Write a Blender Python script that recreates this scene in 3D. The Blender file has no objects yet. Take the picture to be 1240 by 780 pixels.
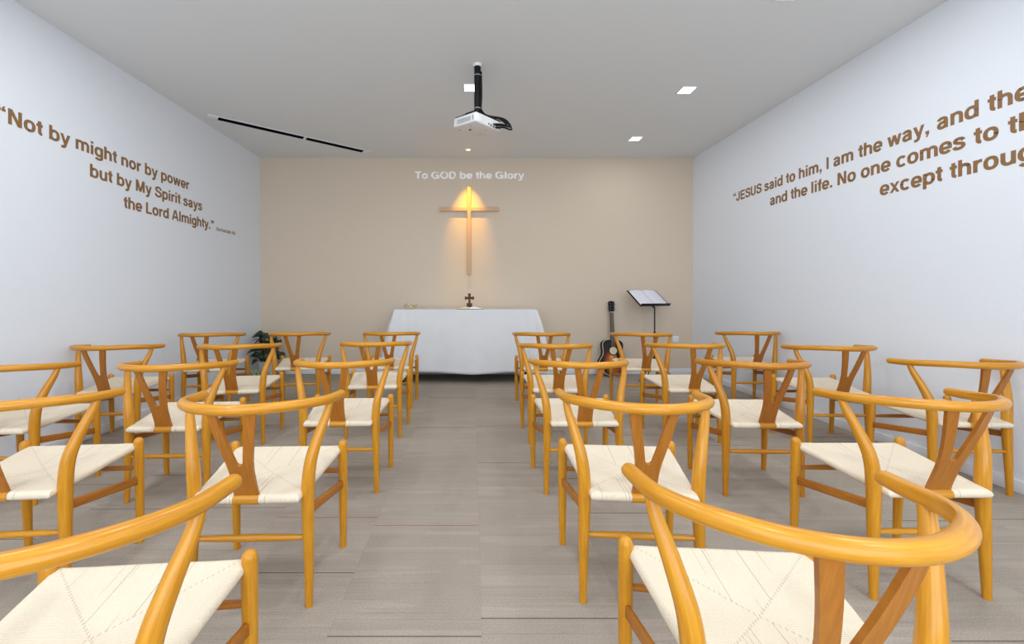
import bpy, bmesh, math, random
from mathutils import Vector, Matrix
random.seed(7)
S = bpy.context.scene
COL = S.collection
PI = math.pi

# ------------------------------------------------------------------ camera, world, light, exposure
# room frame: camera stands at x = y = 0, y runs towards the altar wall, z is up (metres)
FPX, CX, HY, CZ = 505.0, 573.0, 356.0, 1.109      # focal length and vanishing point in pixels of the 1240x780 frame, eye height
BACK, LEFT, RIGHT, REAR, CEIL = 5.774, -2.944, 3.041, -1.7, 2.99
cam = bpy.data.cameras.new('camera')
cam.sensor_fit = 'HORIZONTAL'; cam.sensor_width = 36.0
cam.lens = 36.0 * FPX / 1240
cam.shift_x = (620 - CX) / 1240
cam.shift_y = (HY - 390) / 1240
cam.clip_start = 0.02
camo = bpy.data.objects.new('camera', cam); COL.objects.link(camo)
camo.location = (0, 0, CZ); camo.rotation_euler = (PI / 2, 0, 0)
S.camera = camo

w = bpy.data.worlds.new('world'); S.world = w; w.use_nodes = True
w.node_tree.nodes['Background'].inputs[0].default_value = (0.80, 0.88, 1.0, 1)
w.node_tree.nodes['Background'].inputs[1].default_value = 1.0

def area(name, loc, rot, sx, sy, power, colour, parent=None, spread=PI):
    l = bpy.data.lights.new(name, 'AREA'); l.shape = 'RECTANGLE'; l.size = sx; l.size_y = sy
    l.energy = power; l.color = colour; l.spread = spread
    o = bpy.data.objects.new(name, l); COL.objects.link(o); o.location = loc; o.rotation_euler = rot
    if parent: o.parent = parent
    return o
DAY_FILL_POWER, LAMP_POWER, SPOT_POWER = 164.0, 9.0, 100.0
# fill light added behind the camera, as if from an assumed glazed front
area('daylight_fill', (0.05, REAR - 0.25, 1.55), (PI / 2, 0, 0), 5.2, 2.5, DAY_FILL_POWER, (0.80, 0.90, 1.0))

S.view_settings.view_transform = 'Standard'; S.view_settings.look = 'None'
S.view_settings.gamma = 1.0; S.view_settings.use_curve_mapping = False
S.view_settings.exposure = 0.0
try:
    S.cycles.use_denoising = True
    S.cycles.max_bounces = 10; S.cycles.diffuse_bounces = 6
except Exception: pass

# ------------------------------------------------------------------ node helpers and materials
def lin(r, g, b):
    f = lambda c: (c / 255 / 12.92) if c / 255 <= 0.04045 else ((c / 255 + 0.055) / 1.055) ** 2.4
    return (f(r), f(g), f(b), 1)

class NT:
    def __init__(s, name):
        s.m = bpy.data.materials.new(name); s.m.use_nodes = True
        s.t = s.m.node_tree; s.bsdf = s.t.nodes['Principled BSDF']
    def n(s, kind, **kw):
        x = s.t.nodes.new(kind)
        for k, v in kw.items(): setattr(x, k, v)
        return x
    def put(s, sock, v):
        if isinstance(v, bpy.types.NodeSocket): s.t.links.new(v, sock)
        elif v is not None: sock.default_value = v
    def math(s, op, a, b=None, c=None):
        x = s.n('ShaderNodeMath', operation=op)
        for i, v in enumerate((a, b, c)): s.put(x.inputs[i], v) if v is not None else None
        return x.outputs[0]
    def mix(s, f, a, b, blend='MIX'):
        x = s.n('ShaderNodeMix', data_type='RGBA', blend_type=blend)
        s.put(x.inputs[0], f); s.put(x.inputs[6], a); s.put(x.inputs[7], b)
        return x.outputs[2]
    def noise(s, vec, scale, detail=2.0, rough=0.5, dim='3D'):
        x = s.n('ShaderNodeTexNoise', noise_dimensions=dim)
        if vec is not None: s.put(x.inputs['Vector'], vec)
        x.inputs['Scale'].default_value = scale; x.inputs['Detail'].default_value = detail; x.inputs['Roughness'].default_value = rough
        return x.outputs['Fac']
    def comb(s, x=0.0, y=0.0, z=0.0):
        c = s.n('ShaderNodeCombineXYZ')
        for i, v in enumerate((x, y, z)): s.put(c.inputs[i], v)
        return c.outputs[0]
    def sep(s, v):
        x = s.n('ShaderNodeSeparateXYZ'); s.put(x.inputs[0], v); return x.outputs
    def coord(s, which): return s.n('ShaderNodeTexCoord').outputs[which]
    def ramp(s, f, stops):
        x = s.n('ShaderNodeValToRGB'); s.put(x.inputs[0], f); e = x.color_ramp.elements
        while len(e) < len(stops): e.new(0.5)
        for i, (p, c) in enumerate(stops): e[i].position = p; e[i].color = c
        return x.outputs[0]
    def bump(s, h, strength, dist=0.002):
        b = s.n('ShaderNodeBump'); s.put(b.inputs['Height'], h)
        b.inputs['Strength'].default_value = strength; b.inputs['Distance'].default_value = dist
        s.put(s.bsdf.inputs['Normal'], b.outputs[0])
    def base(s, c, rough=0.5, metal=0.0, spec=None):
        s.put(s.bsdf.inputs['Base Color'], c); s.put(s.bsdf.inputs['Roughness'], rough); s.put(s.bsdf.inputs['Metallic'], metal)
        if spec is not None: s.put(s.bsdf.inputs['Specular IOR Level'], spec)
        return s.m

def paint(name, c, rough=0.6, vary=0.04, scale=40, bump=0.06, metal=0.0, spec=None):
    t = NT(name); o = t.coord('Object')
    f = t.noise(o, scale, 3.0)
    d = tuple(max(0, x * (1 - vary)) for x in c[:3]) + (1,)
    t.base(t.mix(f, c, d), rough, metal, spec)
    if bump: t.bump(t.noise(o, scale * 8, 2.0), bump, 0.001)
    return t.m

def wood(name, c1, c2, rough=0.28, scale=1.0, coords='UV', tone=True):
    t = NT(name); u = t.coord(coords); x = t.sep(u)
    if coords == 'UV': v = t.comb(t.math('MULTIPLY', x[0], 3.0 * scale), t.math('MULTIPLY', x[1], 42.0 * scale), 0.0)
    else: v = t.comb(t.math('MULTIPLY', x[0], 40 * scale), t.math('MULTIPLY', x[1], 40 * scale), t.math('MULTIPLY', x[2], 4.0 * scale))
    oi = t.n('ShaderNodeObjectInfo')
    off = t.n('ShaderNodeVectorMath', operation='ADD'); t.put(off.inputs[0], v); t.put(off.inputs[1], t.comb(0, 0, t.math('MULTIPLY', oi.outputs['Random'], 60.0)))
    g = t.noise(off.outputs[0], 3.0, 5.0, 0.6)
    f = t.ramp(g, [(0.28, (0, 0, 0, 1)), (0.72, (1, 1, 1, 1))])
    col = t.mix(f, c1, c2)
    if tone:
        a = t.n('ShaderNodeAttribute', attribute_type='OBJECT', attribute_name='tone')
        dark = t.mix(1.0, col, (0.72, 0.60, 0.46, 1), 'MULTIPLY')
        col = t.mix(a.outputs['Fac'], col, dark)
    t.base(col, rough, 0.0, 0.45)
    t.bump(g, 0.08, 0.001)
    return t.m

M = {}
M['beech'] = wood('golden_beech', lin(211, 150, 38), lin(184, 118, 18))
M['splat'] = wood('amber_plywood', lin(180, 114, 36), lin(154, 92, 22), 0.4)
M['wall_white'] = paint('white_wall_paint', lin(226, 230, 236), 0.75, 0.015, 3, 0.05)
M['wall_beige'] = paint('beige_wall_paint', lin(208, 192, 172), 0.8, 0.02, 3, 0.05)
M['ceiling'] = paint('ceiling_paint', lin(224, 226, 227), 0.85, 0.015, 2, 0.04)
M['trim_white'] = paint('white_trim', lin(228, 230, 234), 0.45, 0.02, 20, 0.0)
M['plastic_white'] = paint('white_plastic', lin(226, 226, 224), 0.4, 0.02, 30, 0.0)
M['grey_plastic'] = paint('grey_plastic', lin(150, 152, 156), 0.45, 0.04, 60, 0.0)
M['black'] = paint('black_plastic', lin(13, 13, 14), 0.55, 0.2, 60, 0.0, 0.0, 0.25)
M['dark_metal'] = paint('black_metal', lin(30, 29, 30), 0.35, 0.1, 60, 0.0, 0.4)
M['chrome'] = paint('chrome_metal', lin(205, 206, 210), 0.25, 0.05, 80, 0.0, 0.95)
M['lettering_brown'] = paint('brown_lettering', lin(138, 101, 62), 0.6, 0.05, 20, 0.0)
M['lettering_pale'] = paint('pale_lettering', lin(253, 252, 251), 0.5, 0.02, 20, 0.0)
M['void'] = paint('dark_slot', lin(5, 5, 6), 0.95, 0.1, 20, 0.0, 0.0, 0.05)
M['cross_wood'] = wood('pale_cross_wood', lin(214, 178, 140), lin(196, 156, 118), 0.5, 1.0, 'UV', False)
M['dark_wood'] = wood('dark_walnut', lin(98, 48, 16), lin(66, 30, 10), 0.6, 1.5, 'Object', False)
M['table_wood'] = wood('table_wood', lin(180, 150, 110), lin(150, 120, 84), 0.5, 1.0, 'Object', False)
M['page'] = paint('book_page', lin(252, 250, 244), 0.7, 0.03, 60, 0.0)
M['page_cream'] = paint('cream_page', lin(236, 222, 180), 0.7, 0.10, 90, 0.0)
M['twig'] = paint('pale_twig', lin(236, 220, 180), 0.5, 0.45, 70, 0.1)
M['leaf_dark'] = paint('dark_leaf', lin(36, 60, 28), 0.4, 0.5, 30, 0.05)
M['leaf_stripe'] = paint('striped_leaf', lin(170, 184, 130), 0.5, 0.5, 60, 0.0)
M['soil'] = paint('soil', lin(62, 46, 34), 0.95, 0.4, 60, 0.3)
M['pot'] = paint('glazed_white_pot', lin(206, 204, 202), 0.35, 0.03, 10, 0.0)
M['maple'] = paint('guitar_neck_wood', lin(70, 40, 26), 0.4, 0.25, 40, 0.0)
M['cream'] = paint('cream_binding', lin(226, 214, 186), 0.45, 0.05, 40, 0.0)
M['string'] = paint('string_steel', lin(150, 140, 120), 0.35, 0.05, 40, 0.0, 0.8)

def glow(name, c, strength):
    t = NT(name)
    t.base((0.8, 0.8, 0.8, 1), 0.4)
    f = t.noise(t.coord('Object'), 4, 0)
    e = t.mix(t.math('MULTIPLY', f, 0.05), c, (1, 1, 1, 1))
    t.put(t.bsdf.inputs['Emission Color'], e); t.bsdf.inputs['Emission Strength'].default_value = strength
    return t.m
M['lens_white'] = glow('lit_lens', (0.95, 0.95, 1.0, 1), 6.0)
M['lens_warm'] = glow('lit_warm_lens', (1.0, 0.72, 0.22, 1), 2.2)

def m_glass():
    t = NT('added_front_glass'); tr = t.n('ShaderNodeBsdfTransparent'); gl = t.n('ShaderNodeBsdfGlossy'); gl.inputs['Roughness'].default_value = 0.02
    mx = t.n('ShaderNodeMixShader'); mx.inputs[0].default_value = 0.06
    t.t.links.new(tr.outputs[0], mx.inputs[1]); t.t.links.new(gl.outputs[0], mx.inputs[2])
    t.t.links.new(mx.outputs[0], t.t.nodes['Material Output'].inputs['Surface'])
    return t.m
M['glass'] = m_glass()

def m_carpet():
    t = NT('carpet_tiles'); p = t.sep(t.n('ShaderNodeNewGeometry').outputs['Position'])
    T = 0.5
    xs = t.math('DIVIDE', t.math('SUBTRACT', p[0], 0.027), T)
    col = t.math('FLOOR', xs); fx = t.math('FRACT', xs)
    wn0 = t.n('ShaderNodeTexWhiteNoise', noise_dimensions='1D'); t.put(wn0.inputs['W'], col)
    ys = t.math('ADD', t.math('DIVIDE', p[1], T), wn0.outputs['Value'])
    row = t.math('FLOOR', ys); fy = t.math('FRACT', ys)
    wn = t.n('ShaderNodeTexWhiteNoise', noise_dimensions='2D'); t.put(wn.inputs['Vector'], t.comb(col, row, 0.0))
    r = t.n('ShaderNodeSeparateColor'); t.put(r.inputs[0], wn.outputs['Color'])
    hz = t.math('MULTIPLY', wn.outputs['Value'], 90.0)
    streak = t.noise(t.comb(t.math('MULTIPLY', p[0], 1.1), t.math('MULTIPLY', p[1], 190.0), hz), 1.0, 3.0, 0.65)
    broad = t.noise(t.comb(t.math('MULTIPLY', p[0], 0.8), t.math('MULTIPLY', p[1], 12.0), hz), 1.0, 2.0, 0.6)
    pile = t.noise(t.comb(t.math('MULTIPLY', p[0], 190.0), t.math('MULTIPLY', p[1], 230.0), 0.0), 1.0, 2.0, 0.7)
    c = t.ramp(streak, [(0.25, lin(144, 134, 122)), (0.40, lin(158, 148, 136)), (0.64, lin(164, 153, 140)), (0.80, lin(192, 183, 170))])
    c = t.mix(t.math('MULTIPLY', t.math('GREATER_THAN', broad, 0.58), 0.35), c, lin(176, 163, 150))
    tone = t.math('ADD', 0.94, t.math('MULTIPLY', r.outputs[2], 0.10))
    c = t.mix(1.0, c, t.comb(tone, tone, tone), 'MULTIPLY')
    pl = t.math('ADD', 0.38, t.math('MULTIPLY', pile, 1.16))
    c = t.mix(0.8, c, t.comb(pl, pl, pl), 'MULTIPLY')
    # one woven accent thread in most tiles
    d = t.math('ABSOLUTE', t.math('SUBTRACT', fy, t.math('ADD', 0.05, t.math('MULTIPLY', r.outputs[0], 0.9))))
    line = t.math('MULTIPLY', t.math('LESS_THAN', d, 0.0055), t.math('GREATER_THAN', r.outputs[1], 0.42))
    lc = t.mix(t.math('GREATER_THAN', r.outputs[1], 0.955), lin(70, 66, 66), lin(140, 66, 70))
    c = t.mix(t.math('MULTIPLY', line, 0.7), c, lc)
    seam = t.math('MAXIMUM', t.math('LESS_THAN', fx, 0.006), t.math('LESS_THAN', fy, 0.006))
    c = t.mix(t.math('MULTIPLY', seam, 0.12), c, lin(84, 80, 78))
    t.base(c, 0.95, 0.0, 0.15)
    t.bump(t.math('ADD', pile, streak), 0.25, 0.002)
    return t.m
M['carpet'] = m_carpet()

def m_cord():
    t = NT('paper_cord'); o = t.coord('Object'); p = t.sep(o)
    xn = t.math('DIVIDE', p[0], 0.215); yn = t.math('DIVIDE', t.math('SUBTRACT', p[1], 0.022), 0.186)
    side = t.math('GREATER_THAN', t.math('ABSOLUTE', xn), t.math('ABSOLUTE', yn))
    inv = t.math('SUBTRACT', 1.0, side)
    along = t.math('ADD', t.math('MULTIPLY', side, p[1]), t.math('MULTIPLY', inv, p[0]))
    cross = t.math('ADD', t.math('MULTIPLY', side, p[0]), t.math('MULTIPLY', inv, p[1]))
    wave = t.math('SINE', t.math('MULTIPLY', along, 2 * PI / 0.0042))
    twist = t.noise(t.comb(t.math('MULTIPLY', along, 480.0), t.math('MULTIPLY', cross, 160.0), 0.0), 1.0, 1.0)
    gap = t.noise(t.comb(t.math('MULTIPLY', along, 330.0), t.math('MULTIPLY', cross, 1.6), 3.7), 1.0, 0.0)
    thr = t.math('ADD', 0.80, t.math('MULTIPLY', side, 0.15))
    near = t.math('MULTIPLY', t.math('LESS_THAN', t.math('ABSOLUTE', p[0]), 0.085), inv)
    thr = t.math('SUBTRACT', thr, t.math('MULTIPLY', near, 0.06))
    gapm = t.math('GREATER_THAN', gap, thr)
    seam = t.math('MULTIPLY', t.math('LESS_THAN', t.math('ABSOLUTE', t.math('SUBTRACT', t.math('ABSOLUTE', xn), t.math('ABSOLUTE', yn))), 0.018),
                  t.math('GREATER_THAN', t.math('SINE', t.math('MULTIPLY', p[0], 2 * PI / 0.0085)), 0.35))
    c = t.mix(twist, lin(234, 222, 201), lin(218, 201, 175))
    lowf = t.math('MULTIPLY', t.math('LESS_THAN', wave, -0.72), 0.30)
    c = t.mix(lowf, c, lin(170, 148, 118))
    c = t.mix(t.math('MULTIPLY', gapm, 0.75), c, lin(112, 88, 62))
    c = t.mix(t.math('MULTIPLY', seam, 0.35), c, lin(130, 106, 80))
    t.base(c, 0.75, 0.0, 0.25)
    t.bump(t.math('ADD', wave, t.math('MULTIPLY', gapm, -2.0)), 0.35, 0.0012)
    return t.m
M['cord'] = m_cord()

def m_cloth():
    t = NT('white_cotton'); o = t.coord('Object'); p = t.sep(o)
    wv = t.math('MULTIPLY', t.math('SINE', t.math('MULTIPLY', p[0], 2600.0)), t.math('SINE', t.math('MULTIPLY', p[2], 2600.0)))
    t.base(t.mix(t.noise(o, 6, 3), lin(222, 222, 222), lin(212, 212, 213)), 0.85, 0.0, 0.15)
    t.bump(t.noise(o, 14, 3), 0.15, 0.01)
    return t.m
M['cloth'] = m_cloth()

def m_sunburst():
    t = NT('sunburst_lacquer'); p = t.sep(t.coord('Object'))
    dx = t.math('DIVIDE', p[0], 0.170); dz = t.math('DIVIDE', t.math('SUBTRACT', p[2], 0.19), 0.22)
    d = t.math('SQRT', t.math('ADD', t.math('MULTIPLY', dx, dx), t.math('MULTIPLY', dz, dz)))
    d = t.math('ADD', d, t.math('MULTIPLY', t.noise(t.coord('Object'), 30, 2), 0.1))
    c = t.ramp(d, [(0.0, lin(214, 128, 48)), (0.45, lin(196, 100, 30)), (0.78, lin(96, 40, 16)), (0.98, lin(20, 16, 15))])
    t.base(c, 0.22, 0.0, 0.5); return t.m
M['sunburst'] = m_sunburst()

def m_print():
    t = NT('printed_page'); p = t.sep(t.coord('Object'))
    l = t.math('SINE', t.math('MULTIPLY', p[1], 2 * PI / 0.012))
    wd = t.noise(t.comb(t.math('MULTIPLY', p[0], 120.0), t.math('FLOOR', t.math('DIVIDE', p[1], 0.012)), 0.0), 1.0, 1.0)
    m = t.math('MULTIPLY', t.math('GREATER_THAN', l, 0.35), t.math('GREATER_THAN', wd, 0.46))
    t.base(t.mix(t.math('MULTIPLY', m, 0.35), lin(232, 232, 240), lin(130, 130, 142)), 0.7); return t.m
M['print'] = m_print()

# ------------------------------------------------------------------ mesh helpers
def nb():
    bm = bmesh.new(); bm.loops.layers.uv.new('UVMap'); return bm

def obj(name, bm, mat, parent=None, angle=45, loc=None):
    bmesh.ops.recalc_face_normals(bm, faces=bm.faces)
    me = bpy.data.meshes.new(name); bm.to_mesh(me); bm.free()
    for p in me.polygons: p.use_smooth = True
    me.set_sharp_from_angle(angle=math.radians(angle))
    me.materials.append(mat)
    o = bpy.data.objects.new(name, me); COL.objects.link(o)
    if parent: o.parent = parent
    if loc: o.location = loc
    return o

def tag(o, label, cat, group=None):
    o['label'] = label; o['category'] = cat
    if group: o['group'] = group
    return o

def thing(name, label, cat, loc=(0, 0, 0), rotz=0.0, group=None, rot=None):
    o = bpy.data.objects.new(name, None); COL.objects.link(o); o.empty_display_size = 0.1
    o.location = loc; o.rotation_euler = rot or (0, 0, rotz)
    return tag(o, label, cat, group)

def struct(o):
    o['kind'] = 'structure'; return o

def box(bm, c, s, bevel=0.0, mat=None, seg=2):
    r = bmesh.ops.create_cube(bm, size=1.0)
    vs = r['verts']
    T = Matrix.Translation(Vector(c)) @ (mat.to_4x4() if mat else Matrix.Identity(4)) @ Matrix.Diagonal((s[0], s[1], s[2], 1))
    bmesh.ops.transform(bm, matrix=T, verts=vs)
    if bevel > 0:
        es = list({e for v in vs for e in v.link_edges})
        bmesh.ops.bevel(bm, geom=es, offset=bevel, segments=seg, affect='EDGES', profile=0.5)
    return bm

def smooth_path(pts, vals, sub):
    P = [Vector(p) for p in pts]; n = len(P); out = []; ov = []
    for i in range(n - 1):
        p0 = P[max(i - 1, 0)]; p1 = P[i]; p2 = P[i + 1]; p3 = P[min(i + 2, n - 1)]
        v0 = vals[max(i - 1, 0)]; v1 = vals[i]; v2 = vals[i + 1]; v3 = vals[min(i + 2, n - 1)]
        for k in range(sub):
            t = k / sub
            a = lambda q0, q1, q2, q3: 0.5 * (2 * q1 + (q2 - q0) * t + (2 * q0 - 5 * q1 + 4 * q2 - q3) * t * t + (3 * q1 - q0 - 3 * q2 + q3) * t ** 3)
            out.append(a(p0, p1, p2, p3)); ov.append(a(v0, v1, v2, v3))
    out.append(P[-1]); ov.append(vals[-1])
    return out, ov

def tube(bm, pts, rad, n=14, sub=5, round0=False, round1=False, aspect=(1, 1), up=None, shape=None):
    """a tapering rod along a smooth path; round0/round1 dome the ends"""
    if not hasattr(rad, '__len__'): rad = [rad] * len(pts)
    if sub > 1: P, R = smooth_path(pts, list(rad), sub)
    else: P, R = [Vector(p) for p in pts], list(rad)
    def dome(P, R, rev):
        a, b = (P[0], P[1]) if rev else (P[-1], P[-2])
        d = (a - b).normalized(); r = R[0] if rev else R[-1]
        ex = [(a + d * r * math.sin(q), r * math.cos(q)) for q in (0.35, 0.7, 1.05, 1.35)]
        return ([e[0] for e in ex[::-1]] + P, [e[1] for e in ex[::-1]] + R) if rev else (P + [e[0] for e in ex], R + [e[1] for e in ex])
    if round0: P, R = dome(P, R, True)
    if round1: P, R = dome(P, R, False)
    uv = bm.loops.layers.uv.active
    rings = []; L = 0.0; Ls = []
    t0 = (P[1] - P[0]).normalized()
    u = Vector(up) if up else (Vector((0, 0, 1)) if abs(t0.z) < 0.8 else Vector((1, 0, 0)))
    u = (u - t0 * u.dot(t0)).normalized()
    for i, p in enumerate(P):
        t = (P[min(i + 1, len(P) - 1)] - P[max(i - 1, 0)]).normalized()
        u = (u - t * u.dot(t)).normalized(); v = t.cross(u)
        if i: L += (p - P[i - 1]).length
        Ls.append(L); ring = []
        for k in range(n):
            a = 2 * PI * k / n
            off = u * (math.cos(a) * R[i] * aspect[0]) + v * (math.sin(a) * R[i] * aspect[1])
            if shape: off = shape(i / (len(P) - 1), p, off, R[i])
            ring.append(bm.verts.new(p + off))
        rings.append(ring)
    circ = 2 * PI * max(R)
    for i in range(len(P) - 1):
        for k in range(n):
            k2 = (k + 1) % n
            f = bm.faces.new((rings[i][k], rings[i][k2], rings[i + 1][k2], rings[i + 1][k]))
            for l, (a, b) in zip(f.loops, ((Ls[i], k), (Ls[i], k + 1), (Ls[i + 1], k + 1), (Ls[i + 1], k))): l[uv].uv = (a, b / n * circ)
    for ring, fl in ((rings[0], True), (rings[-1], False)):
        f = bm.faces.new(ring[::-1] if fl else ring)
        for l in f.loops: l[uv].uv = (l.vert.co.x, l.vert.co.y)
    return bm

def lathe(bm, prof, n=28, c=(0, 0, 0)):
    rings = []
    for r, z in prof:
        rings.append([bm.verts.new((c[0] + r * math.cos(2 * PI * k / n), c[1] + r * math.sin(2 * PI * k / n), c[2] + z)) for k in range(n)])
    for i in range(len(rings) - 1):
        for k in range(n):
            bm.faces.new((rings[i][k], rings[i][(k + 1) % n], rings[i + 1][(k + 1) % n], rings[i + 1][k]))
    bm.faces.new(rings[0][::-1]); bm.faces.new(rings[-1])
    return bm

def prism(bm, poly, axis_map, d0, d1):
    """outline poly [(a,b)] extruded between depths d0..d1; axis_map(a,b,d) -> point"""
    A = [bm.verts.new(axis_map(a, b, d0)) for a, b in poly]; B = [bm.verts.new(axis_map(a, b, d1)) for a, b in poly]
    n = len(poly)
    f1 = bm.faces.new(A[::-1]); f2 = bm.faces.new(B)
    for i in range(n): bm.faces.new((A[i], A[(i + 1) % n], B[(i + 1) % n], B[i]))
    bmesh.ops.triangulate(bm, faces=[f1, f2])
    return bm

# ------------------------------------------------------------------ room shell
TH = 0.15
def slab(name, c, s, mat): return struct(obj(name, box(nb(), c, s), mat))
xm, ym = (LEFT + RIGHT) / 2, (REAR + BACK) / 2
W, D = RIGHT - LEFT, BACK - REAR
slab('floor', (xm, ym, -TH / 2), (W + 2 * TH, D + 2 * TH, TH), M['carpet'])
slab('ceiling', (xm, ym, CEIL + TH / 2), (W + 2 * TH, D + 2 * TH, TH), M['ceiling'])
slab('wall_back', (xm, BACK + TH / 2, CEIL / 2), (W + 2 * TH, TH, CEIL), M['wall_beige'])
slab('wall_left', (LEFT - TH / 2, ym, CEIL / 2), (TH, D, CEIL), M['wall_white'])
slab('wall_right', (RIGHT + TH / 2, ym, CEIL / 2), (TH, D, CEIL), M['wall_white'])
# unseen glazed front behind the camera, added to admit the fill light
bm = nb(); yr = REAR - 0.05
box(bm, (xm, yr, 0.15), (W + 2 * TH, 0.1, 0.3)); box(bm, (xm, yr, 2.9), (W + 2 * TH, 0.1, 0.18))
for s in (LEFT - TH + 0.2, RIGHT + TH - 0.2): box(bm, (s, yr, 1.55), (0.4, 0.1, 2.55))
struct(obj('wall_front', bm, M['wall_white']))
wx0, wx1 = LEFT - TH + 0.4, RIGHT + TH - 0.4
bm = nb()
for k in range(5):
    x = wx0 + (wx1 - wx0) * k / 4; box(bm, (x, yr, 1.555), (0.05, 0.06, 2.51))
for z in (0.325, 2.785): box(bm, (xm, yr, z), (wx1 - wx0, 0.06, 0.05))
wf = struct(obj('added_window_1', bm, M['dark_metal']))
bm = nb(); box(bm, (xm, yr, 1.555), (wx1 - wx0, 0.008, 2.5)); obj('pane', bm, M['glass'], wf)
# skirting
BH, BT = 0.075, 0.012
def skirt(name, c, s): struct(obj(name, box(nb(), c, s, 0.004), M['trim_white']))
skirt('baseboard_back', (xm, BACK - BT / 2, BH / 2), (W - 0.002, BT, BH))
skirt('baseboard_left', (LEFT + BT / 2, ym, BH / 2), (BT, D - 2 * BT - 0.002, BH))
skirt('baseboard_right', (RIGHT - BT / 2, ym, BH / 2), (BT, D - 2 * BT - 0.002, BH))

# ------------------------------------------------------------------ chairs
TX = 0.231
def rail_z(y): 
    t = min(1, max(0, (y + 0.274) / 0.32)); return 0.735 - 0.023 * t * t * (3 - 2 * t)
def build_chair():
    t = thing('wooden_chair', 'tmp', 'chair')
    # steam-bent top rail: a half ring with short arms; its inner side is pared flat at the bends
    pts = [(-0.268, 0.040)] + [(-0.262 * math.cos(a), -0.012 - 0.262 * math.sin(a)) for a in [PI * k / 14 for k in range(0, 15)]] + [(0.268, 0.040)]
    pts = [(x, y, rail_z(y)) for x, y in pts]
    n = len(pts); rr = [0.0165] + [0.0172 + 0.0008 * math.sin(PI * k / (n - 3)) for k in range(n - 2)] + [0.0165]
    def pare(s, p, off, r):
        inn = Vector((-p.x, -0.012 - p.y, 0))
        if inn.length < 1e-6: return off
        inn.normalize(); d = off.dot(inn); q = abs(abs(math.atan2(p.y + 0.012, p.x)) - PI / 2)
        k = math.exp(-((q - 1.02) / 0.30) ** 2) if p.y < 0.0 else 0
        lim = r * (1 - 0.68 * k)
        return off - inn * (d - lim) if d > lim else off
    obj('top_rail', tube(nb(), pts, rr, 20, 3, True, True, (1.0, 1.04), shape=pare), M['beech'], t)
    for s in (-1, 1):
        rear = [(.206, -.135, 0), (.203, -.131, .19), (.199, -.128, .35), (.200, -.127, .44), (.209, -.121, .52), (.229, -.098, .60), (.248, -.074, .665), (.2555, -.060, .708)]
        obj('leg', tube(nb(), [(s * x, y, z) for x, y, z in rear], [.0128, .0178, .0218, .0228, .0212, .0180, .0148, .0125], 18, 5), M['beech'], t)
        front = [(.229, .213, 0), (.2305, .207, .20), (TX, .201, .36), (TX, .2, .42), (TX, .2, .455)]
        obj('leg', tube(nb(), [(s * x, y, z) for x, y, z in front], [.0132, .0172, .0190, .0192, .0186], 18, 5, False, True), M['beech'], t)
        # flat side stretcher, lower at the front
        a = Vector((s * .201, -.130, .336)); b = Vector((s * TX, .203, .283)); m = (a + b) / 2; d = (b - a)
        R = d.to_track_quat('Y', 'Z').to_matrix()
        bm = box(nb(), m, (0.0135, d.length - 0.012, 0.034), 0.004, R)
        uv = bm.loops.layers.uv.active
        for f in bm.faces:
            for l in f.loops: l[uv].uv = (l.vert.co.y, l.vert.co.z + l.vert.co.x)
        obj('side_stretcher', bm, M['splat'], t)
    obj('rear_stretcher', tube(nb(), [(-.201, -.130, .242), (-.12, -.130, .242), (0, -.130, .242), (.12, -.130, .242), (.201, -.130, .242)], [.0072, .0108, .0122, .0108, .0072], 14, 4), M['beech'], t)
    obj('front_stretcher', tube(nb(), [(-.229, .203, .338), (-.12, .203, .338), (0, .203, .338), (.12, .203, .338), (.229, .203, .338)], [.0085, .0112, .0118, .0112, .0085], 14, 4), M['splat'], t)
    # woven cord seat: rails wrapped at the rim, panels meeting along the diagonals
    bm = nb(); y0, y1, r = -.173, .216, .0165
    def params(n, lo):
        q = [-1 + 2 * k / n for k in range(n + 1)]
        e = [0.0, .004, .012, .024]; q = [-1 + x / lo for x in (0, .0006, .0025, .006, .011, .0165)] + [x for x in q if abs(x) < 1 - .0165 / lo - .01] + [1 - x / lo for x in (.0165, .011, .006, .0025, .0006, 0)]
        return q
    us, vs = params(20, .21), params(18, .194)
    top, bot = [], []
    for v in vs:
        y = y0 + (y1 - y0) * (v + 1) / 2; tt = (v + 1) / 2
        hw = .184 + (.2295 - .184) * tt
        rt, rb = [], []
        for u in us:
            x = u * hw; de = min((1 - abs(u)) * hw, (1 - abs(v)) * (y1 - y0) / 2)
            h = r * math.sqrt(max(0, 1 - (1 - min(de / r, 1)) ** 2))
            mx = max(abs(u), abs(v))
            zc = .394 + (.431 - .394) * tt
            zc += .006 * max(0, abs(u) - .6) * (1 if v > 0 else .3) 
            sag = .016 * max(0.0, 1 - mx) ** 0.9
            yy = y + (.004 * (1 - u * u) * max(0, v) )
            rt.append(bm.verts.new((x, yy, zc + h - sag))); rb.append(bm.verts.new((x, yy, zc - h * .95 - sag * .3)))
        top.append(rt); bot.append(rb)
    nv, nu = len(vs), len(us)
    for j in range(nv - 1):
        for i in range(nu - 1):
            bm.faces.new((top[j][i], top[j][i + 1], top[j + 1][i + 1], top[j + 1][i])); bm.faces.new((bot[j][i], bot[j + 1][i], bot[j + 1][i + 1], bot[j][i + 1]))
    bmesh.ops.remove_doubles(bm, verts=bm.verts, dist=1e-5)
    obj('seat', bm, M['cord'], t, 70)
    # bare wooden rail between the two cord wraps at the back
    obj('seat_rail', tube(nb(), [(-.043, -.157, .394), (0, -.157, .394), (.043, -.157, .394)], .0182, 14, 2), M['beech'], t)
    # Y shaped back splat
    bm = nb(); uv = bm.loops.layers.uv.active
    N = 30; sc, H = .128, .325; rows = []
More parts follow.
